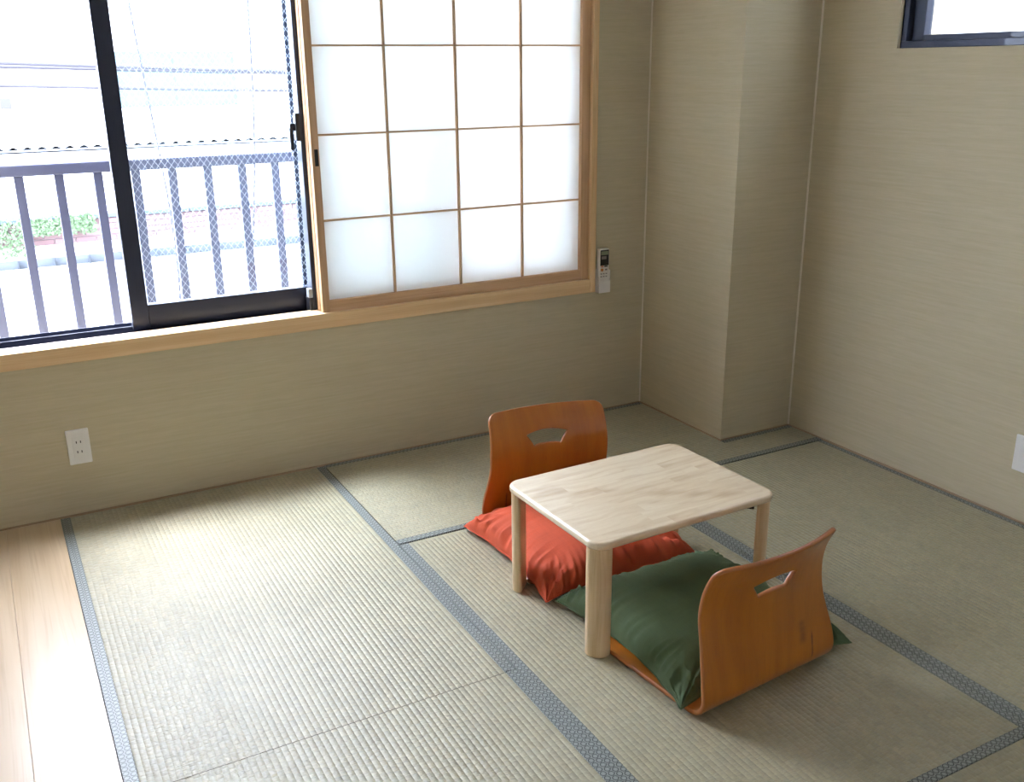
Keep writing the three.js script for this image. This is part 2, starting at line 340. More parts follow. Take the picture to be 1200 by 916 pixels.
function sash(label, x0, x1, y0, y1, z0, z1, stileL, stileR, railB, railT) {
  const t = thing('window_sash', label, 'window sash', [x0, y0, (z0 + z1) / 2], 0);
  const w = x1 - x0, h = y1 - y0, d = (z1 - z0) / 2;
  part('stile', box(0, stileL, 0, h, -d, d, 0.002, 'y'), M.bronze, t);
  part('stile', box(w - stileR, w, 0, h, -d, d, 0.002, 'y'), M.bronze, t);
  part('bottom_rail', box(stileL, w - stileR, 0, railB, -d * 0.9, d * 0.9, 0.002), M.bronze, t);
  part('top_rail', box(stileL, w - stileR, h - railT, h, -d * 0.9, d * 0.9, 0.002), M.bronze, t);
  part('glass_pane', box(stileL - 0.004, w - stileR + 0.004, railB - 0.004, h - railT + 0.004, -0.0034, 0.0034), M.glass, t, 'clear wired glass pane');
  const wm = part('glass_wires', wireMesh(stileL, w - stileR, railB, h - railT, 0), M.wire, t, 'diamond wire mesh inside the glass'); wm.userData.kind = 'stuff';
  return t;
}
// outer sash, slid half open; inner sash in its place behind the paper screens
sash('dark sliding sash of wired glass slid halfway open in front of the railing', -0.568, 0.535, 0.556, 2.03, -0.158, -0.118, 0.054, 0.05, 0.078, 0.05);
{
  const t = sash('dark sliding sash with a crescent lock, mostly hidden behind the paper screen', 0.026, 1.118, 0.556, 2.03, -0.114, -0.060, 0.046, 0.05, 0.078, 0.05);
  const k = new THREE.Group(); k.name = 'crescent_lock'; k.position.set(0, 0.628, 0.0); t.add(k); k.userData.label = 'black crescent window lock';
  part('lock_body', box(-0.013, 0.004, -0.045, 0.045, -0.004, 0.0265, 0.004), M.blackPlastic, k);
  part('lock_lever', merged([box(-0.032, -0.020, -0.075, 0.0, 0.002, 0.018, 0.005), box(-0.030, -0.008, -0.012, 0.012, 0.004, 0.016, 0.004)]), M.blackPlastic, k);
  part('corner_cap', box(-0.012, 0.046, -0.001, 0.05, -0.02, 0.0265, 0.003), M.bronzeIn, t);
  part('corner_cap', box(-0.014, 0.006, 0.05, 0.082, 0.0, 0.0265, 0.003), M.greyPlastic, t, 'pale grey plastic corner stop');
}
{
  const t = thing('insect_screen', 'dark framed insect screen seen through the wired glass beside the crescent lock', 'insect screen', [0.034, 0.556, -0.196]);
  const w = 1.08, h = 1.47;
  part('stile', box(0, 0.035, 0, h, -0.011, 0.011, 0.002, 'y'), M.bronze, t); part('stile', box(w - 0.035, w, 0, h, -0.011, 0.011, 0.002, 'y'), M.bronze, t);
  part('bottom_rail', box(0.035, w - 0.035, 0, 0.05, -0.01, 0.01, 0.002), M.bronze, t); part('top_rail', box(0.035, w - 0.035, h - 0.04, h, -0.01, 0.01, 0.002), M.bronze, t);
  const n = new THREE.PlaneGeometry(w - 0.07, h - 0.09); n.translate(w / 2, h / 2 + 0.005, 0); part('netting', n, M.mesh, t, 'fine grey insect netting');
}
// paper screens
function shoji(label, x0, z) {
  const t = thing('shoji_screen', label, 'paper screen', [x0, 0.5615, z], 0);
  const w = 1.092, h = 1.476, d = 0.0135, sl = 0.026, sr = 0.038, rb = 0.04, rt = 0.04;
  part('stile', box(0, sl, 0, h, -d, d, 0.0015, 'y'), M.shojiWood, t); part('stile', box(w - sr, w, 0, h, -d, d, 0.0015, 'y'), M.shojiWood, t);
  part('bottom_rail', box(sl, w - sr, 0, rb, -d * 0.92, d * 0.92, 0.0015), M.shojiWood, t); part('top_rail', box(sl, w - sr, h - rt, h, -d * 0.92, d * 0.92, 0.0015), M.shojiWood, t);
  const xs = [sl, 0.275, 0.538, 0.799, w - sr], ys = [rb, 0.3155, 0.5975, 0.8775, 1.157, h - rt], b = 0.0036;
  for (let i = 1; i < 4; i++) part('lattice_bar', box(xs[i] - b, xs[i] + b, rb, h - rt, -0.003, 0.0085, 0.0008, 'y'), M.shojiWood, t);
  for (let j = 1; j < 5; j++) part('lattice_bar', box(sl, w - sr, ys[j] - b * 0.85, ys[j] + b * 0.85, -0.003, 0.0075, 0.0008), M.shojiWood, t);
  for (let i = 0; i < 4; i++) for (let j = 0; j < 5; j++) {
    const g = new THREE.PlaneGeometry(xs[i + 1] - xs[i], ys[j + 1] - ys[j]); g.translate((xs[i] + xs[i + 1]) / 2, (ys[j] + ys[j + 1]) / 2, -0.0035);
    part('paper_pane', g, M.paper, t);
  }
  const pull = part('finger_pull', box(0.009, 0.022, 0.498, 0.553, d - 0.006, d + 0.0006, 0.001), M.blackPlastic, t, 'small dark recessed finger pull');
  return t;
}
shoji('wooden lattice screen with white paper panes and a dark finger pull', 0.042, -0.0165);
shoji('second paper lattice screen stacked behind the front one, only its edge showing', 0.040, -0.0452);

// ---------------------------------------------------------------- small window in the right wall
{
  const w = structGroup('window_2', 'small high window with a dark blue-grey frame in the right wall', 'window');
  const { z0, z1, y0, y1 } = W2, x = XR + 0.014;
  const bar = (n, a, b, c, d, e, f, m = M.bronze) => part(n, box(a, b, c, d, e, f, 0.002, 'z'), m, w);
  bar('frame_sill', x, x + 0.09, y0, y0 + 0.022, z0, z1); bar('frame_head', x, x + 0.09, y1 - 0.022, y1, z0, z1);
  bar('frame_jamb', x, x + 0.09, y0 + 0.022, y1 - 0.022, z0, z0 + 0.022); bar('frame_jamb', x, x + 0.09, y0 + 0.022, y1 - 0.022, z1 - 0.022, z1);
  bar('sash_stile', x + 0.02, x + 0.055, y0 + 0.022, y1 - 0.022, z0 + 0.026, z0 + 0.072); bar('sash_stile', x + 0.02, x + 0.055, y0 + 0.022, y1 - 0.022, z1 - 0.062, z1 - 0.026);
  bar('sash_rail', x + 0.02, x + 0.055, y0 + 0.022, y0 + 0.04, z0 + 0.062, z1 - 0.062); bar('sash_rail', x + 0.02, x + 0.055, y1 - 0.05, y1 - 0.022, z0 + 0.062, z1 - 0.062);
  part('glass_pane', box(x + 0.034, x + 0.040, y0 + 0.036, y1 - 0.046, z0 + 0.058, z1 - 0.058), M.glass, w);
}

// ---------------------------------------------------------------- wall fittings
function outlet(label, pos, turn, withSlots) {
  const t = thing('wall_outlet', label, 'wall outlet', pos, turn);
  part('cover_plate', box(-0.034, 0.034, -0.0585, 0.0585, 0, 0.007, 0.0035), M.plate, t);
  part('socket_panel', box(-0.0175, 0.0175, -0.036, 0.036, 0.006, 0.0078, 0.001), M.plate, t);
  if (withSlots) for (const y of [0.0165, -0.0165]) for (const x of [-0.006, 0.0065]) part('socket_slot', box(x - 0.0014, x + 0.0014, y - 0.004, y + 0.004, 0.0072, 0.0080), M.slot, t);
}
outlet('white wall outlet with two sockets below the large window', [-0.793, 0.2315, 0], 0, true);
outlet('white wall plate on the right wall below the small high window', [XR, 0.2195, 1.522], -Math.PI / 2, false);

{
  const hx = 1.1935;
  const t = thing('remote_holder', 'white plastic remote holder screwed to the wall beside the window frame', 'holder', [hx, 0.505, 0]);
  part('back_plate', box(-0.026, 0.026, 0, 0.095, 0, 0.0025, 0.001), M.remote, t);
  part('side_wall', box(-0.0275, -0.0245, 0, 0.09, 0, 0.027, 0.001), M.remote, t); part('side_wall', box(0.0245, 0.0275, 0, 0.09, 0, 0.027, 0.001), M.remote, t);
  part('floor_tray', box(-0.0245, 0.0245, 0, 0.003, 0, 0.027, 0.001), M.remote, t);
  part('front_lip', box(-0.0275, 0.0275, 0, 0.048, 0.0245, 0.0275, 0.001), M.remote, t);
  const r = thing('remote_control', 'white air-conditioner remote with a dark display and orange button, in the wall holder', 'remote control', [hx, 0.5085, 0.0028]);
  part('body', box(-0.0235, 0.0235, 0, 0.172, 0, 0.0205, 0.003), M.remote, r);
  part('display_window', box(-0.0195, 0.0205, 0.106, 0.168, 0.0195, 0.0212, 0.0006), M.remoteDark, r, 'dark display window');
  part('display', box(-0.0165, 0.0175, 0.148, 0.163, 0.0205, 0.0216, 0.0004), M.lcd, r, 'grey-green liquid crystal display');
  part('display_field', box(-0.0145, 0.0085, 0.131, 0.143, 0.0205, 0.0215, 0.0003), M.btnGrey, r);
  part('button', box(-0.0165, -0.004, 0.099, 0.107, 0.0195, 0.0218, 0.0008), M.btnPink, r, 'pink button'); part('button', box(0.000, 0.015, 0.100, 0.105, 0.0195, 0.0216, 0.0008), M.remoteDark, r);
  const c = new THREE.CylinderGeometry(0.006, 0.006, 0.002, 20); c.rotateX(Math.PI / 2); c.translate(-0.011, 0.089, 0.0212); part('button', c, M.btnOrange, r, 'round orange button');
  part('button', box(0.004, 0.014, 0.086, 0.092, 0.0195, 0.0214, 0.0008), M.btnGrey, r);
  for (const y of [0.073, 0.062]) for (const x of [-0.014, -0.002, 0.010]) part('button', box(x - 0.0035, x + 0.0035, y - 0.002, y + 0.002, 0.0195, 0.0213, 0.0006), M.btnGrey, r);
}

// ---------------------------------------------------------------- low folding table
{
  const TH = 0.313, hw = 0.2875, hd = 0.2165;
  const t = thing('low_table', 'low rectangular pale wood folding table with rounded corners between two floor chairs', 'table', [0.4568, 0, 1.302], 0.022);
  const R = 0.032, b = 0.0085, s = new THREE.Shape(), W = hw - b, D = hd - b;
  s.moveTo(-W + R, -D); s.lineTo(W - R, -D); s.absarc(W - R, -D + R, R, -Math.PI / 2, 0); s.lineTo(W, D - R); s.absarc(W - R, D - R, R, 0, Math.PI / 2); s.lineTo(-W + R, D); s.absarc(-W + R, D - R, R, Math.PI / 2, Math.PI); s.lineTo(-W, -D + R); s.absarc(-W + R, -D + R, R, Math.PI, 1.5 * Math.PI);
  const g = new THREE.ExtrudeGeometry(s, { depth: 0.004, bevelEnabled: true, bevelThickness: 0.0085, bevelSize: b, bevelSegments: 6, curveSegments: 14 });
  g.rotateX(Math.PI / 2); g.translate(0, TH - 0.0085, 0);
  g.computeVertexNormals(); metreUV(g, 'x', 0.3, 0.2);
  part('tabletop', g, M.table, t);
  const apr = TH - 0.021;
  for (const sx of [-1, 1]) for (const sz of [-1, 1]) {
    // flat leg set across the corner, rounded on its outer face
    const L = new THREE.Shape(), hw2 = 0.030, th = 0.0135;
    L.moveTo(-hw2, -th * 0.55); L.quadraticCurveTo(-hw2, -th, -hw2 + 0.008, -th); L.lineTo(hw2 - 0.008, -th); L.quadraticCurveTo(hw2, -th, hw2, -th * 0.55);
    L.quadraticCurveTo(hw2 - 0.003, th * 0.55, hw2 - 0.014, th * 0.9); L.quadraticCurveTo(0, th * 1.45, -hw2 + 0.014, th * 0.9); L.quadraticCurveTo(-hw2 + 0.003, th * 0.55, -hw2, -th * 0.55);
    const lg = new THREE.ExtrudeGeometry(L, { depth: apr - 0.004, bevelEnabled: true, bevelThickness: 0.002, bevelSize: 0.0015, bevelSegments: 2, curveSegments: 10 });
    lg.rotateX(-Math.PI / 2); lg.translate(0, 0.002, 0);      // shape +y becomes -z
    lg.rotateY(Math.atan2(-sx, -sz));
    lg.translate(sx * (hw - 0.0275), 0, sz * (hd - 0.0275));
    metreUV(lg, 'y', sx * 0.2, sz * 0.3);
    part('leg', lg, M.tableLeg, t);
    const hg = new THREE.Group(); hg.name = 'folding_hinge'; t.add(hg); hg.userData.label = 'dark metal folding hinge';
    hg.position.set(sx * (hw - 0.056), apr - 0.014, sz * (hd - 0.05)); hg.rotation.y = Math.atan2(-sx, -sz);
    part('hinge_plate', box(-0.0015, 0.0015, -0.016, 0.0135, -0.014, 0.012, 0.0007), M.hinge, hg);
    const sc = new THREE.CylinderGeometry(0.0042, 0.0042, 0.007, 12); sc.rotateZ(Math.PI / 2); sc.translate(0, -0.004, 0.003); part('hinge_pin', sc, M.track, hg);
  }
  for (const sx of [-1, 1]) part('under_batten', box(sx * (hw - 0.06) - 0.012, sx * (hw - 0.06) + 0.012, apr - 0.018, apr - 0.0005, -hd + 0.06, hd - 0.06, 0.002, 'z'), M.tableLeg, t);
}

// ---------------------------------------------------------------- bent plywood floor chairs
// outline in the sheet: s runs from the seat's front edge up to the top of the back, x across
const PROFILE = (() => {
  const p = [];
  for (let i = 0; i <= 10; i++) p.push([-0.415 + 0.372 * i / 10, 0.006]);
  for (let i = 1; i <= 8; i++) { const a = i / 8 * 1.80; p.push([-0.043 + 0.042 * Math.sin(a), 0.048 - 0.042 * Math.cos(a)]); }
  const back = [[-0.0095, 0.095], [-0.0225, 0.140], [-0.0345, 0.185], [-0.041, 0.225], [-0.0405, 0.265], [-0.032, 0.305], [-0.016, 0.340], [-0.003, 0.362]];
  const c = new THREE.CatmullRomCurve3([...p.slice(-2), ...back].map(([z, y]) => new THREE.Vector3(0, y, z)), false, 'centripetal');
  const fine = [...p.slice(0, -2).map(([z, y]) => new THREE.Vector3(0, y, z)), ...c.getPoints(120)];
  const len = [0]; for (let i = 1; i < fine.length; i++) len.push(len[i - 1] + fine[i].distanceTo(fine[i - 1]));
  return { fine, len, S: len[len.length - 1] };
})();
function profileAt(s) {
  const { fine, len } = PROFILE; let i = 1; while (i < len.length - 1 && len[i] < s) i++;
  const t = (s - len[i - 1]) / (len[i] - len[i - 1]); return [lerp(fine[i - 1].z, fine[i].z, t), lerp(fine[i - 1].y, fine[i].y, t)];
}
function sAtHeight(y) { const { fine, len } = PROFILE; for (let i = fine.length - 1; i > 0; i--) if (fine[i].y < y) return len[i]; return 0; }
function chairParts(parent) {
  const S = PROFILE.S, T = 0.0055;
  const sB = sAtHeight(0.2465), sT = sAtHeight(0.290), sBend = sAtHeight(0.05);
  const hx = (s) => 0.046 + 0.024 * clamp((s - sB) / (sT - sB), -0.25, 1.2);      // half width of the grip hole
  const halfW = (s) => {
    const y = profileAt(clamp(s, 0, S))[1]; let w = lerp(0.21, 0.1935, sstep(0.05, 0.2, y)); w = lerp(w, 0.1885, sstep(0.22, 0.36, y));
    const r = 0.026, d = s - (S - r); if (d > 0) w -= r - Math.sqrt(Math.max(0, r * r - d * d));
    const rf = 0.03, f = rf - s; if (f > 0) w -= rf - Math.sqrt(Math.max(0, rf * rf - f * f));
    return w;
  };
  const rows = []; const add = (a, b, n, ease) => { for (let i = rows.length ? 1 : 0; i <= n; i++) { const t = i / n; rows.push([lerp(a, b, ease ? ease(t) : t)]); } };
  const easeEnd = (t) => Math.sin(t * Math.PI / 2), easeIn = (t) => 1 - Math.cos(t * Math.PI / 2);
  add(0, 0.03, 8, easeIn); add(0.03, sBend - 0.07, 8); add(sBend - 0.07, sBend, 8); const rowBend = rows.length - 1; add(sBend, sBend + 0.05, 8); add(sBend + 0.05, sB, 14); const j1 = rows.length - 1; add(sB, sT, 5); const j2 = rows.length - 1; add(sT, S - 0.026, 6); add(S - 0.026, S, 9, easeEnd);
  const cols = []; for (let i = 0; i <= 34; i++) cols.push(i); const i1 = 12, i2 = 22, NC = 34;
  const arc = (x, s) => { const k = clamp(1 - Math.abs(s - (sB + sT) / 2) / 0.05); const q = Math.min(Math.abs(x), 0.075) / 0.06; return k * (0.016 - 0.0165 * q * q); };
  const pos3 = (x, s) => {                                     // the sheet bows round the sitter towards the top
    const [z, y] = profileAt(clamp(s, 0, S)); const b = 0.030 * sstep(0.03, 0.34, y); return new THREE.Vector3(x, y, z + b * (1 - 1.05 * (x / 0.19) ** 2));
  };
  const NR = rows.length, P = [], N = [], UV = [];
  for (let j = 0; j < NR; j++) { P.push([]); N.push([]); UV.push([]);
    for (let i = 0; i <= NC; i++) {
      const s0 = rows[j][0], w = halfW(s0), hh = Math.min(hx(s0), w * 0.6);
      let x = i <= i1 ? lerp(-w, -hh, i / i1) : i <= i2 ? lerp(-hh, hh, (i - i1) / (i2 - i1)) : lerp(hh, w, (i - i2) / (NC - i2));
      const s = s0 + (s0 > sB - 0.06 && s0 < S - 0.03 ? arc(x, s0) : 0);
      const p = pos3(x, s), e = 0.0012, dx = pos3(x + e, s).sub(pos3(x - e, s)), ds = pos3(x, Math.min(S, s + e)).sub(pos3(x, Math.max(0, s - e)));
      const n = dx.cross(ds).normalize();                         // points down under the seat, outwards behind the back
      P[j].push(p); N[j].push(n); UV[j].push([s, x]);
    }
  }
  const hole = (i, j) => i >= i1 && i < i2 && j >= j1 && j < j2;
  function build(ja, jb, name) {
    const pos = [], nor = [], uv = [], idx = []; const id = {};
    const vert = (i, j, side) => { const k = i + '_' + j + '_' + side; if (k in id) return id[k]; const p = P[j][i].clone().addScaledVector(N[j][i], side * T); pos.push(p.x, p.y, p.z); const n = N[j][i]; nor.push(n.x * side, n.y * side, n.z * side); uv.push(...UV[j][i]); return id[k] = pos.length / 3 - 1; };
    for (let j = ja; j < jb; j++) for (let i = 0; i < NC; i++) { if (hole(i, j)) continue; for (const side of [1, -1]) { const a = vert(i, j, side), b = vert(i + 1, j, side), c = vert(i + 1, j + 1, side), d = vert(i, j + 1, side); side > 0 ? idx.push(a, b, c, a, c, d) : idx.push(a, c, b, a, d, c); } }
    const g = new THREE.BufferGeometry(); g.setAttribute('position', new THREE.Float32BufferAttribute(pos, 3)); g.setAttribute('normal', new THREE.Float32BufferAttribute(nor, 3)); g.setAttribute('uv', new THREE.Float32BufferAttribute(uv, 2)); g.setIndex(idx);
    const m = part(name, g, M.chairWood, parent, name === 'backrest' ? 'curved honey-brown backrest with a fan-shaped grip hole' : undefined);
    // rounded edges
    const ep = [], ei = []; let base = 0;
    const strip = (list, closed) => {
      const n = list.length, K = 5;
      for (let q = 0; q < n; q++) {
        const [i, j] = list[q], pr = list[(q - 1 + n) % n], nx = list[(q + 1) % n];
        const a = !closed && q === 0 ? P[j][i] : P[pr[1]][pr[0]], b = !closed && q === n - 1 ? P[j][i] : P[nx[1]][nx[0]];
        const tan = b.clone().sub(a).normalize(), out = tan.clone().cross(N[j][i]).normalize();
        for (let k = 0; k <= K; k++) { const an = -Math.PI / 2 + Math.PI * k / K, p = P[j][i].clone().addScaledVector(N[j][i], T * Math.sin(an)).addScaledVector(out, T * 0.55 * Math.cos(an)); ep.push(p.x, p.y, p.z); }
      }
      const m2 = closed ? n : n - 1;
      for (let q = 0; q < m2; q++) for (let k = 0; k < K; k++) { const a = base + q * (K + 1) + k, b = base + ((q + 1) % n) * (K + 1) + k; ei.push(a, b, a + 1, b, b + 1, a + 1); }
      base += n * (K + 1);
    };
    const path = [];
    if (ja === 0) { for (let j = jb; j > 0; j--) path.push([0, j]); for (let i = 0; i <= NC; i++) path.push([i, 0]); for (let j = 1; j <= jb; j++) path.push([NC, j]); }
    else { for (let j = ja; j < jb; j++) path.push([NC, j]); for (let i = NC; i >= 0; i--) path.push([i, jb]); for (let j = jb - 1; j >= ja; j--) path.push([0, j]); }
    strip(path, false);
    if (ja <= j1 && jb >= j2) { const h = []; for (let i = i1; i < i2; i++) h.push([i, j2]); for (let j = j2; j > j1; j--) h.push([i2, j]); for (let i = i2; i > i1; i--) h.push([i, j1]); for (let j = j1; j < j2; j++) h.push([i1, j]); strip(h, true); }
    const eg = new THREE.BufferGeometry(); eg.setAttribute('position', new THREE.Float32BufferAttribute(ep, 3)); eg.setIndex(ei); eg.computeVertexNormals();
    const uvE = new Float32Array(ep.length / 3 * 2); eg.setAttribute('uv', new THREE.BufferAttribute(uvE, 2));
    part('plywood_edge', eg, M.chairEdge, m);
  }
  build(0, rowBend, 'seat'); build(rowBend, NR - 1, 'backrest');
}
const chairA = thing('floor_chair', 'legless bent plywood floor chair holding the green cushion', 'chair', [0.468, 0, 1.812], 0.085, 'legless plywood floor chairs at the low table');
chairParts(chairA);
const chairB = thing('floor_chair', 'legless bent plywood floor chair holding the orange cushion', 'chair', [0.492, 0, 0.752], Math.PI - 0.15, 'legless plywood floor chairs at the low table');
chairParts(chairB);

// ---------------------------------------------------------------- cushions
function cushionGeo(half, height, seed, o = {}) {
  const n = 110, { pinch = 0.075, lift = 0.028, drop = 0.0, folds = 1 } = o;
  const fold1 = (t, k) => { const a = vnoise(t * 11 + 40, k * 7.7, 997, 997, seed), b = vnoise(t * 23 + 90, k * 3.1, 997, 997, seed + 5) - 0.5; return Math.pow(1 - Math.abs(2 * a - 1), 1.6) - 0.4 + b * 0.45; };
  const P = (u, v, top) => {
    const du = 1 - Math.abs(u), dv = 1 - Math.abs(v);
    const wob = 0.012 * (vnoise(v * 6 + 20, Math.sign(u) * 3 + 9, 997, 997, seed + 2) - 0.5), wob2 = 0.012 * (vnoise(u * 6 + 30, Math.sign(v) * 5 + 9, 997, 997, seed + 3) - 0.5);
    let x = half * u * (1 - pinch * (1 - v * v) * u * u) + wob * u * u * half * 2, z = half * v * (1 - pinch * (1 - u * u) * v * v) + wob2 * v * v * half * 2;
    const core = Math.pow(Math.max(0, (1 - Math.pow(Math.abs(u), 2.7)) * (1 - Math.pow(Math.abs(v), 2.7))), 0.43);
    const cor = Math.pow(Math.abs(u * v), 3);
    const seam = lift * (1 - 0.35 * cor) - drop * cor + 0.006 * (vnoise(u * 3 + 5, v * 3 + 5, 997, 997, seed + 4) - 0.5);
    if (!top) { const c = Math.pow(core, 0.55); return new THREE.Vector3(x, Math.max(0, seam * (1 - 1.35 * c)), z); }
    let y = seam + (height - lift) * core;
    // gathers running in from each seam, tension folds from the corners
    const wu = Math.exp(-du / 0.14) * (1 - Math.exp(-du / 0.02)), wv = Math.exp(-dv / 0.14) * (1 - Math.exp(-dv / 0.02));
    const bend = 0.25 * Math.sin(3 * v + seed), bend2 = 0.25 * Math.sin(3 * u + seed);
    y += folds * 0.020 * wu * fold1(v + bend * du, u > 0 ? 1 : 2) * Math.min(1, dv * 5) + folds * 0.020 * wv * fold1(u + bend2 * dv, v > 0 ? 3 : 4) * Math.min(1, du * 5);
    for (const [cu, cv] of [[1, 1], [1, -1], [-1, 1], [-1, -1]]) {
      const r = Math.hypot(u - cu, v - cv), a = Math.atan2(Math.abs(v - cv), Math.abs(u - cu));
      y += folds * 0.012 * Math.exp(-(((r - 0.22) / 0.2) ** 2)) * (vnoise(a * 7 + 3 * cu + 10, cv + 3, 997, 997, seed + 8) - 0.5);
    }
    y += 0.012 * core * (fbm(u * 0.5 + 0.5, v * 0.5 + 0.5, 3, 3, 3, seed + 6) - 0.5);
    return new THREE.Vector3(x, Math.max(y, seam * 0.6), z);
  };
  const geo = [];
  for (const top of [true, false]) {
    const pos = [], uv = [], idx = [];
    const map = (t) => Math.sign(t) * (1 - Math.pow(1 - Math.abs(t), 1.35));
    for (let j = 0; j <= n; j++) for (let i = 0; i <= n; i++) {
      const u = map(2 * i / n - 1), v = map(2 * j / n - 1), edge = i === 0 || j === 0 || i === n || j === n;
      const p = P(u, v, edge ? true : top); if (edge) p.y = lift * (1 - 0.35 * Math.pow(Math.abs(u * v), 3)) - drop * Math.pow(Math.abs(u * v), 3) + 0.006 * (vnoise(u * 3 + 5, v * 3 + 5, 997, 997, seed + 4) - 0.5);
      pos.push(p.x, p.y, p.z); uv.push(u * half, v * half);
      if (i < n && j < n) { const a = j * (n + 1) + i, b = a + 1, c = a + n + 1, d = c + 1; top ? idx.push(a, c, b, b, c, d) : idx.push(a, b, c, b, d, c); }
    }
    const g = new THREE.BufferGeometry(); g.setAttribute('position', new THREE.Float32BufferAttribute(pos, 3)); g.setAttribute('uv', new THREE.Float32BufferAttribute(uv, 2)); g.setIndex(idx); g.computeVertexNormals(); geo.push(g);
  }
  // corded seam
  const pts = []; const N2 = 60;
  for (let s = 0; s < 4; s++) for (let k = 0; k < N2; k++) { const t = 2 * k / N2 - 1, [u, v] = [[t, -1], [1, t], [-t, 1], [-1, -t]][s]; const p = P(u, v, true); p.y = lift * (1 - 0.35 * Math.pow(Math.abs(u * v), 3)) - drop * Math.pow(Math.abs(u * v), 3) + 0.006 * (vnoise(u * 3 + 5, v * 3 + 5, 997, 997, seed + 4) - 0.5); pts.push(p); }
  const cord = new THREE.TubeGeometry(new THREE.CatmullRomCurve3(pts, true, 'centripetal'), 320, 0.0018, 6, true);
  return { body: merged(geo), cord };
}
{
  const t = thing('seat_cushion', 'square orange cotton floor cushion partly under the low table', 'cushion', [0.466, 0.0118, 0.988], -0.01);
  const g = cushionGeo(0.257, 0.098, 7, { folds: 1.7, lift: 0.010, drop: 0.006, pinch: 0.09 }); part('cushion_body', g.body, M.orange, t); part('seam', g.cord, M.orange, t);
}
{
  const t = thing('seat_cushion', 'square dark green cotton floor cushion on the chair facing the window', 'cushion', [0.496, 0.0118, 1.517], 0.01);
  const g = cushionGeo(0.264, 0.100, 23, { folds: 1.3, lift: 0.007, drop: 0.0, pinch: 0.125 }); part('cushion_body', g.body, M.green, t); part('seam', g.cord, M.green, t);
}

// ---------------------------------------------------------------- outside: balcony, roofs, walls, wires
struct('balcony_floor', box(-3.5, 4.5, -0.4, -0.1, -0.72, -0.22), M.concrete, 'concrete balcony floor below the large window', 'balcony');
struct('neighbour_wall', box(2.9, 3.1, -3.2, 4.6, -2.5, 7), M.nextDoor, 'pale wall of the house next door outside the small high window', 'wall');
{
  const t = thing('balcony_railing', 'grey-violet metal balcony railing with upright bars outside the window', 'railing', [0, -0.1, -0.6]);
  part('top_rail', box(-3.4, 4.4, 1.126, 1.168, -0.024, 0.024, 0.008), M.rail, t);
  part('bottom_rail', box(-3.4, 4.4, 0.10, 0.135, -0.018, 0.018, 0.004), M.rail, t);
  for (let i = -20; i <= 40; i++) { const x = -0.816 + 0.1275 * i; if (x < -3.35 || x > 4.35) continue; part('baluster', box(x - 0.0155, x + 0.0155, i % 10 ? 0.135 : 0, 1.126, -0.012, 0.012, 0.003, 'y'), M.rail, t); }
}
struct('ground', box(-60, 60, -3.3, -3.2, -90, -0.3), M.asphalt, 'pale paved ground outside below the window', 'ground');

// nearest neighbour: wavy tiled roof under its ridge
{
  const t = thing('tiled_roof', 'wavy grey tiled roof with a ridge just beyond the balcony railing', 'roof', [0, 0, -5.0]);
  const pw = 0.25, pl = 0.24, slope = Math.atan(0.42);
  const s = new THREE.Shape(), pr = (x) => 0.022 * Math.sin(x / pw * 2 * Math.PI) + 0.01 * Math.sin(x / pw * 4 * Math.PI + 0.6), K = 10;
  s.moveTo(0, pr(0)); for (let k = 1; k <= K; k++) s.lineTo(pw * k / K, pr(pw * k / K)); for (let k = K; k >= 0; k--) s.lineTo(pw * k / K, pr(pw * k / K) - 0.02); s.closePath();
  const tile = new THREE.ExtrudeGeometry(s, { depth: pl + 0.04, bevelEnabled: false }); tile.rotateX(0.05);
  for (let r = 0; r < 9; r++) for (let c = -16; c < 20; c++) {
    if (r > 5 && (c < -10 || c > 12)) continue;
    const m = part('roof_tile', tile, M.roofTile, t); m.position.set(c * pw, -0.10 - Math.sin(slope) * pl * r, 0.06 + Math.cos(slope) * pl * r); m.rotation.x = slope;
  }
  for (let c = -16; c < 20; c++) { const rc = new THREE.CylinderGeometry(0.085, 0.085, pw * 0.995, 14, 1, false, 0, Math.PI); rc.rotateZ(Math.PI / 2); rc.rotateX(-Math.PI / 2); const m = part('ridge_tile', rc, M.ridge, t); m.position.set((c + 0.5) * pw, -0.065, 0.02); }
  part('ridge_base', box(-4, 5, -0.16, -0.06, -0.06, 0.09, 0.004), M.plaster, t);
  part('gable_wall', box(-3.9, 4.9, -3.2, -0.2, -0.4, -0.02), M.plaster, t); part('roof_deck', (() => { const g = box(-4, 5, -0.03, 0, 0, 2.3); g.rotateX(slope); g.translate(0, -0.15, 0.06); return g; })(), M.ridge, t);
}
// brick topped garden wall with ivy
{
  const t = thing('garden_wall', 'white garden wall topped with reddish bricks behind the tiled roof', 'wall', [0, 0, -8.6]);
  part('plaster_wall', box(-5, 8, -3.2, -0.44, -0.12, 0), M.plaster, t);
  part('mortar_bed', box(-5, 8, -0.44, -0.18, -0.11, -0.012), M.mortar, t);
  const R = rng(91);
  const bg = [0, 1].map(() => box(0, 0.205, 0, 0.055, 0, 0.1, 0.004));
  for (let r = 0; r < 4; r++) for (let i = 0; i < 30; i++) { const x = -2.2 + i * 0.215 + (r % 2) * 0.107; const m = part('brick', bg[0], R() < 0.5 ? M.brickA : M.brickB, t); m.position.set(x, -0.434 + r * 0.064, -0.1 + R() * 0.004); }
  for (let i = 0; i < 16; i++) { const m = part('coping_stone', box(0, 0.59, 0, 0.045, 0, 0.19, 0.006), M.coping, t); m.position.set(-3 + i * 0.6, -0.178, -0.15); }
}
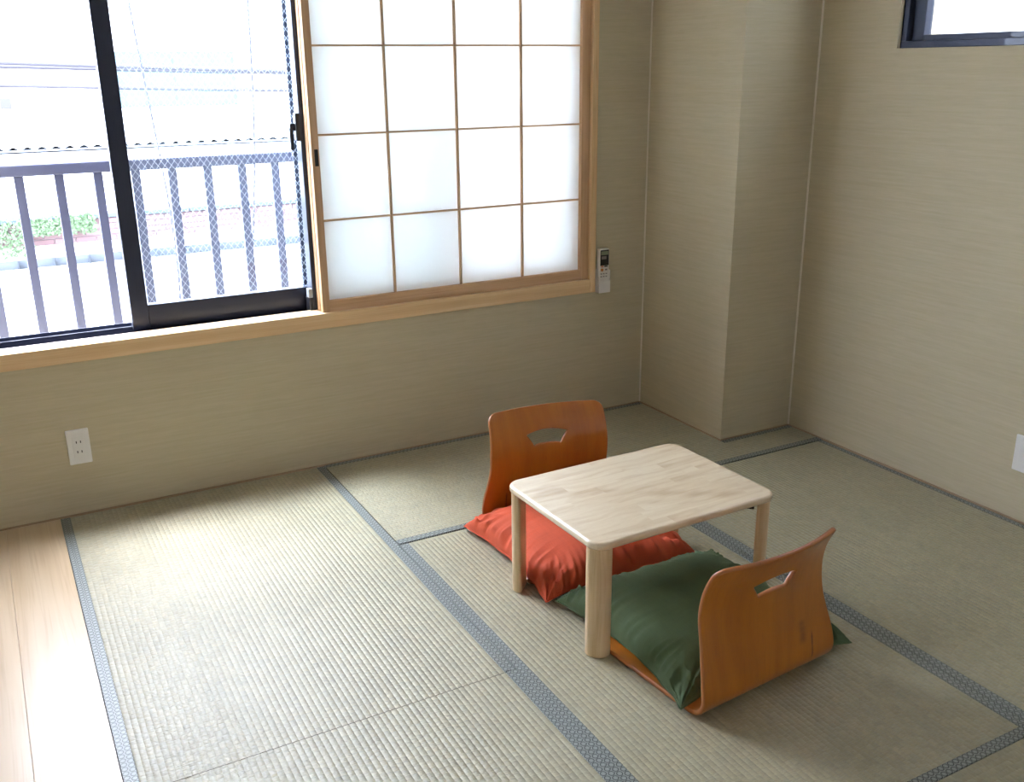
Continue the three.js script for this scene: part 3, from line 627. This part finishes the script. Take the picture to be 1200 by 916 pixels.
{
  const R = rng(17), list = [];
  const leaf = () => { const s = new THREE.Shape(); s.moveTo(0, 0); s.quadraticCurveTo(0.5, 0.35, 0, 1); s.quadraticCurveTo(-0.5, 0.35, 0, 0); return new THREE.ShapeGeometry(s, 3); };
  for (let i = 0; i < 3400; i++) {
    const g = leaf(), k = 0.025 + 0.03 * R(), x = -2.6 + 2.75 * Math.pow(R(), 0.8); const y = -0.16 - R() * (x < -0.5 ? 0.38 : 0.16) + 0.06 * R();
    g.scale(k, k, k); g.rotateX(-0.6 + 1.2 * R()); g.rotateY(-0.7 + 1.4 * R()); g.rotateZ(R() * 6.28); g.translate(x, y, -8.495 + 0.05 * R()); list.push(g);
  }
  const m = new THREE.Mesh(merged(list), M.ivy); m.name = 'ivy'; scene.add(m); tag(m, 'green ivy hanging over the end of the brick-topped wall', 'ivy', null, 'stuff');
}
// white house across the way
{
  const t = thing('white_house', 'white house with a wavy tile eave and pale windows beyond the wires', 'building', [0, 0, -18]);
  part('wall', box(-14, 22, -3.2, 7.5, -6, -0.9), M.facade, t);
  part('porch_wall', box(-14, 22, -3.2, -0.12, -0.9, -0.25), M.facade, t);
  const pw = 0.25, s = new THREE.Shape(), K = 6, pr = (x) => 0.03 * Math.sin(x / pw * 2 * Math.PI); s.moveTo(0, pr(0)); for (let k = 1; k <= K; k++) s.lineTo(pw * k / K, pr(pw * k / K)); for (let k = K; k >= 0; k--) s.lineTo(pw * k / K, pr(pw * k / K) - 0.05); s.closePath();
  const tile = new THREE.ExtrudeGeometry(s, { depth: 1.0, bevelEnabled: false });
  for (let i = -12; i < 44; i++) { const m = part('eave_tile', tile, M.eaveTile, t); m.position.set(i * pw, 0.40, -0.95); m.rotation.x = 0.38; }
  part('eave_board', box(-3, 11, -0.08, -0.045, -0.9, -0.06), M.ridge, t);
  for (const [x0, x1, y0, y1] of [[1.75, 4.35, 0.65, 1.75], [7.0, 8.6, 0.7, 1.9], [-5.0, -3.4, 0.7, 1.9]]) { const f = part('window', box(x0, x1, y0, y1, -0.93, -0.86, 0.01), M.coping, t); part('pane', box(x0 + 0.06, (x0 + x1) / 2 - 0.03, y0 + 0.06, y1 - 0.06, -0.88, -0.85), M.farGlass, f); part('pane', box((x0 + x1) / 2 + 0.03, x1 - 0.06, y0 + 0.06, y1 - 0.06, -0.88, -0.85), M.farGlass, f); }
  part('vent_hood', box(-0.26, -0.06, 0.70, 0.90, -0.9, -0.62, 0.02), M.cable, t); part('ledge', box(0.10, 0.50, 0.53, 0.57, -0.9, -0.6, 0.01), M.ridge, t);
}
// overhead wires
for (const [ya, yb, wz, lab] of [[1.4625, 1.3535, -8, 'upper of the close pair of overhead wires'], [1.4265, 1.3355, -8.2, 'lower of the close pair of overhead wires'], [1.2485, 1.150, -8, 'single overhead wire running below the close pair']]) {
  const pts = []; for (let i = 0; i <= 20; i++) { const x = -9 + i; const t = (x + 0.54) / 2.76; pts.push([x, lerp(ya, yb, t) + 0.0012 * (x - 0.8) * (x - 0.8) - 0.002, wz]); }
  const m = new THREE.Mesh(tube(pts, 0.025, 60, 6), M.cable); m.name = numbered('overhead_wire'); scene.add(m); tag(m, lab + ' outside the window', 'wire', 'overhead wires');
}
for (const [a, b, c, lab] of [[[-0.05, 3.2, -3.5], [0.06, 1.65, -3.5], [0.155, 0.28, -3.5], 'thin slanting drop cable outside the sliding sash'], [[0.80, 3.0, -3.5], [0.752, 1.1, -3.5], [0.652, 0.10, -3.5], 'thin upright drop cable outside, nearer to the crescent lock']]) {
  const m = new THREE.Mesh(tube([a, b, c, [c[0] + 0.02, -0.62, -3.9]], 0.008, 40, 6), M.cable); m.name = numbered('drop_cable'); scene.add(m); tag(m, lab, 'cable');
}

scene.traverse((o) => { if (o.isMesh) { const tr = o.material.transmission > 0.5; o.castShadow = !tr; o.receiveShadow = true; } });
sun.castShadow = true;
renderer.render(scene, camera);
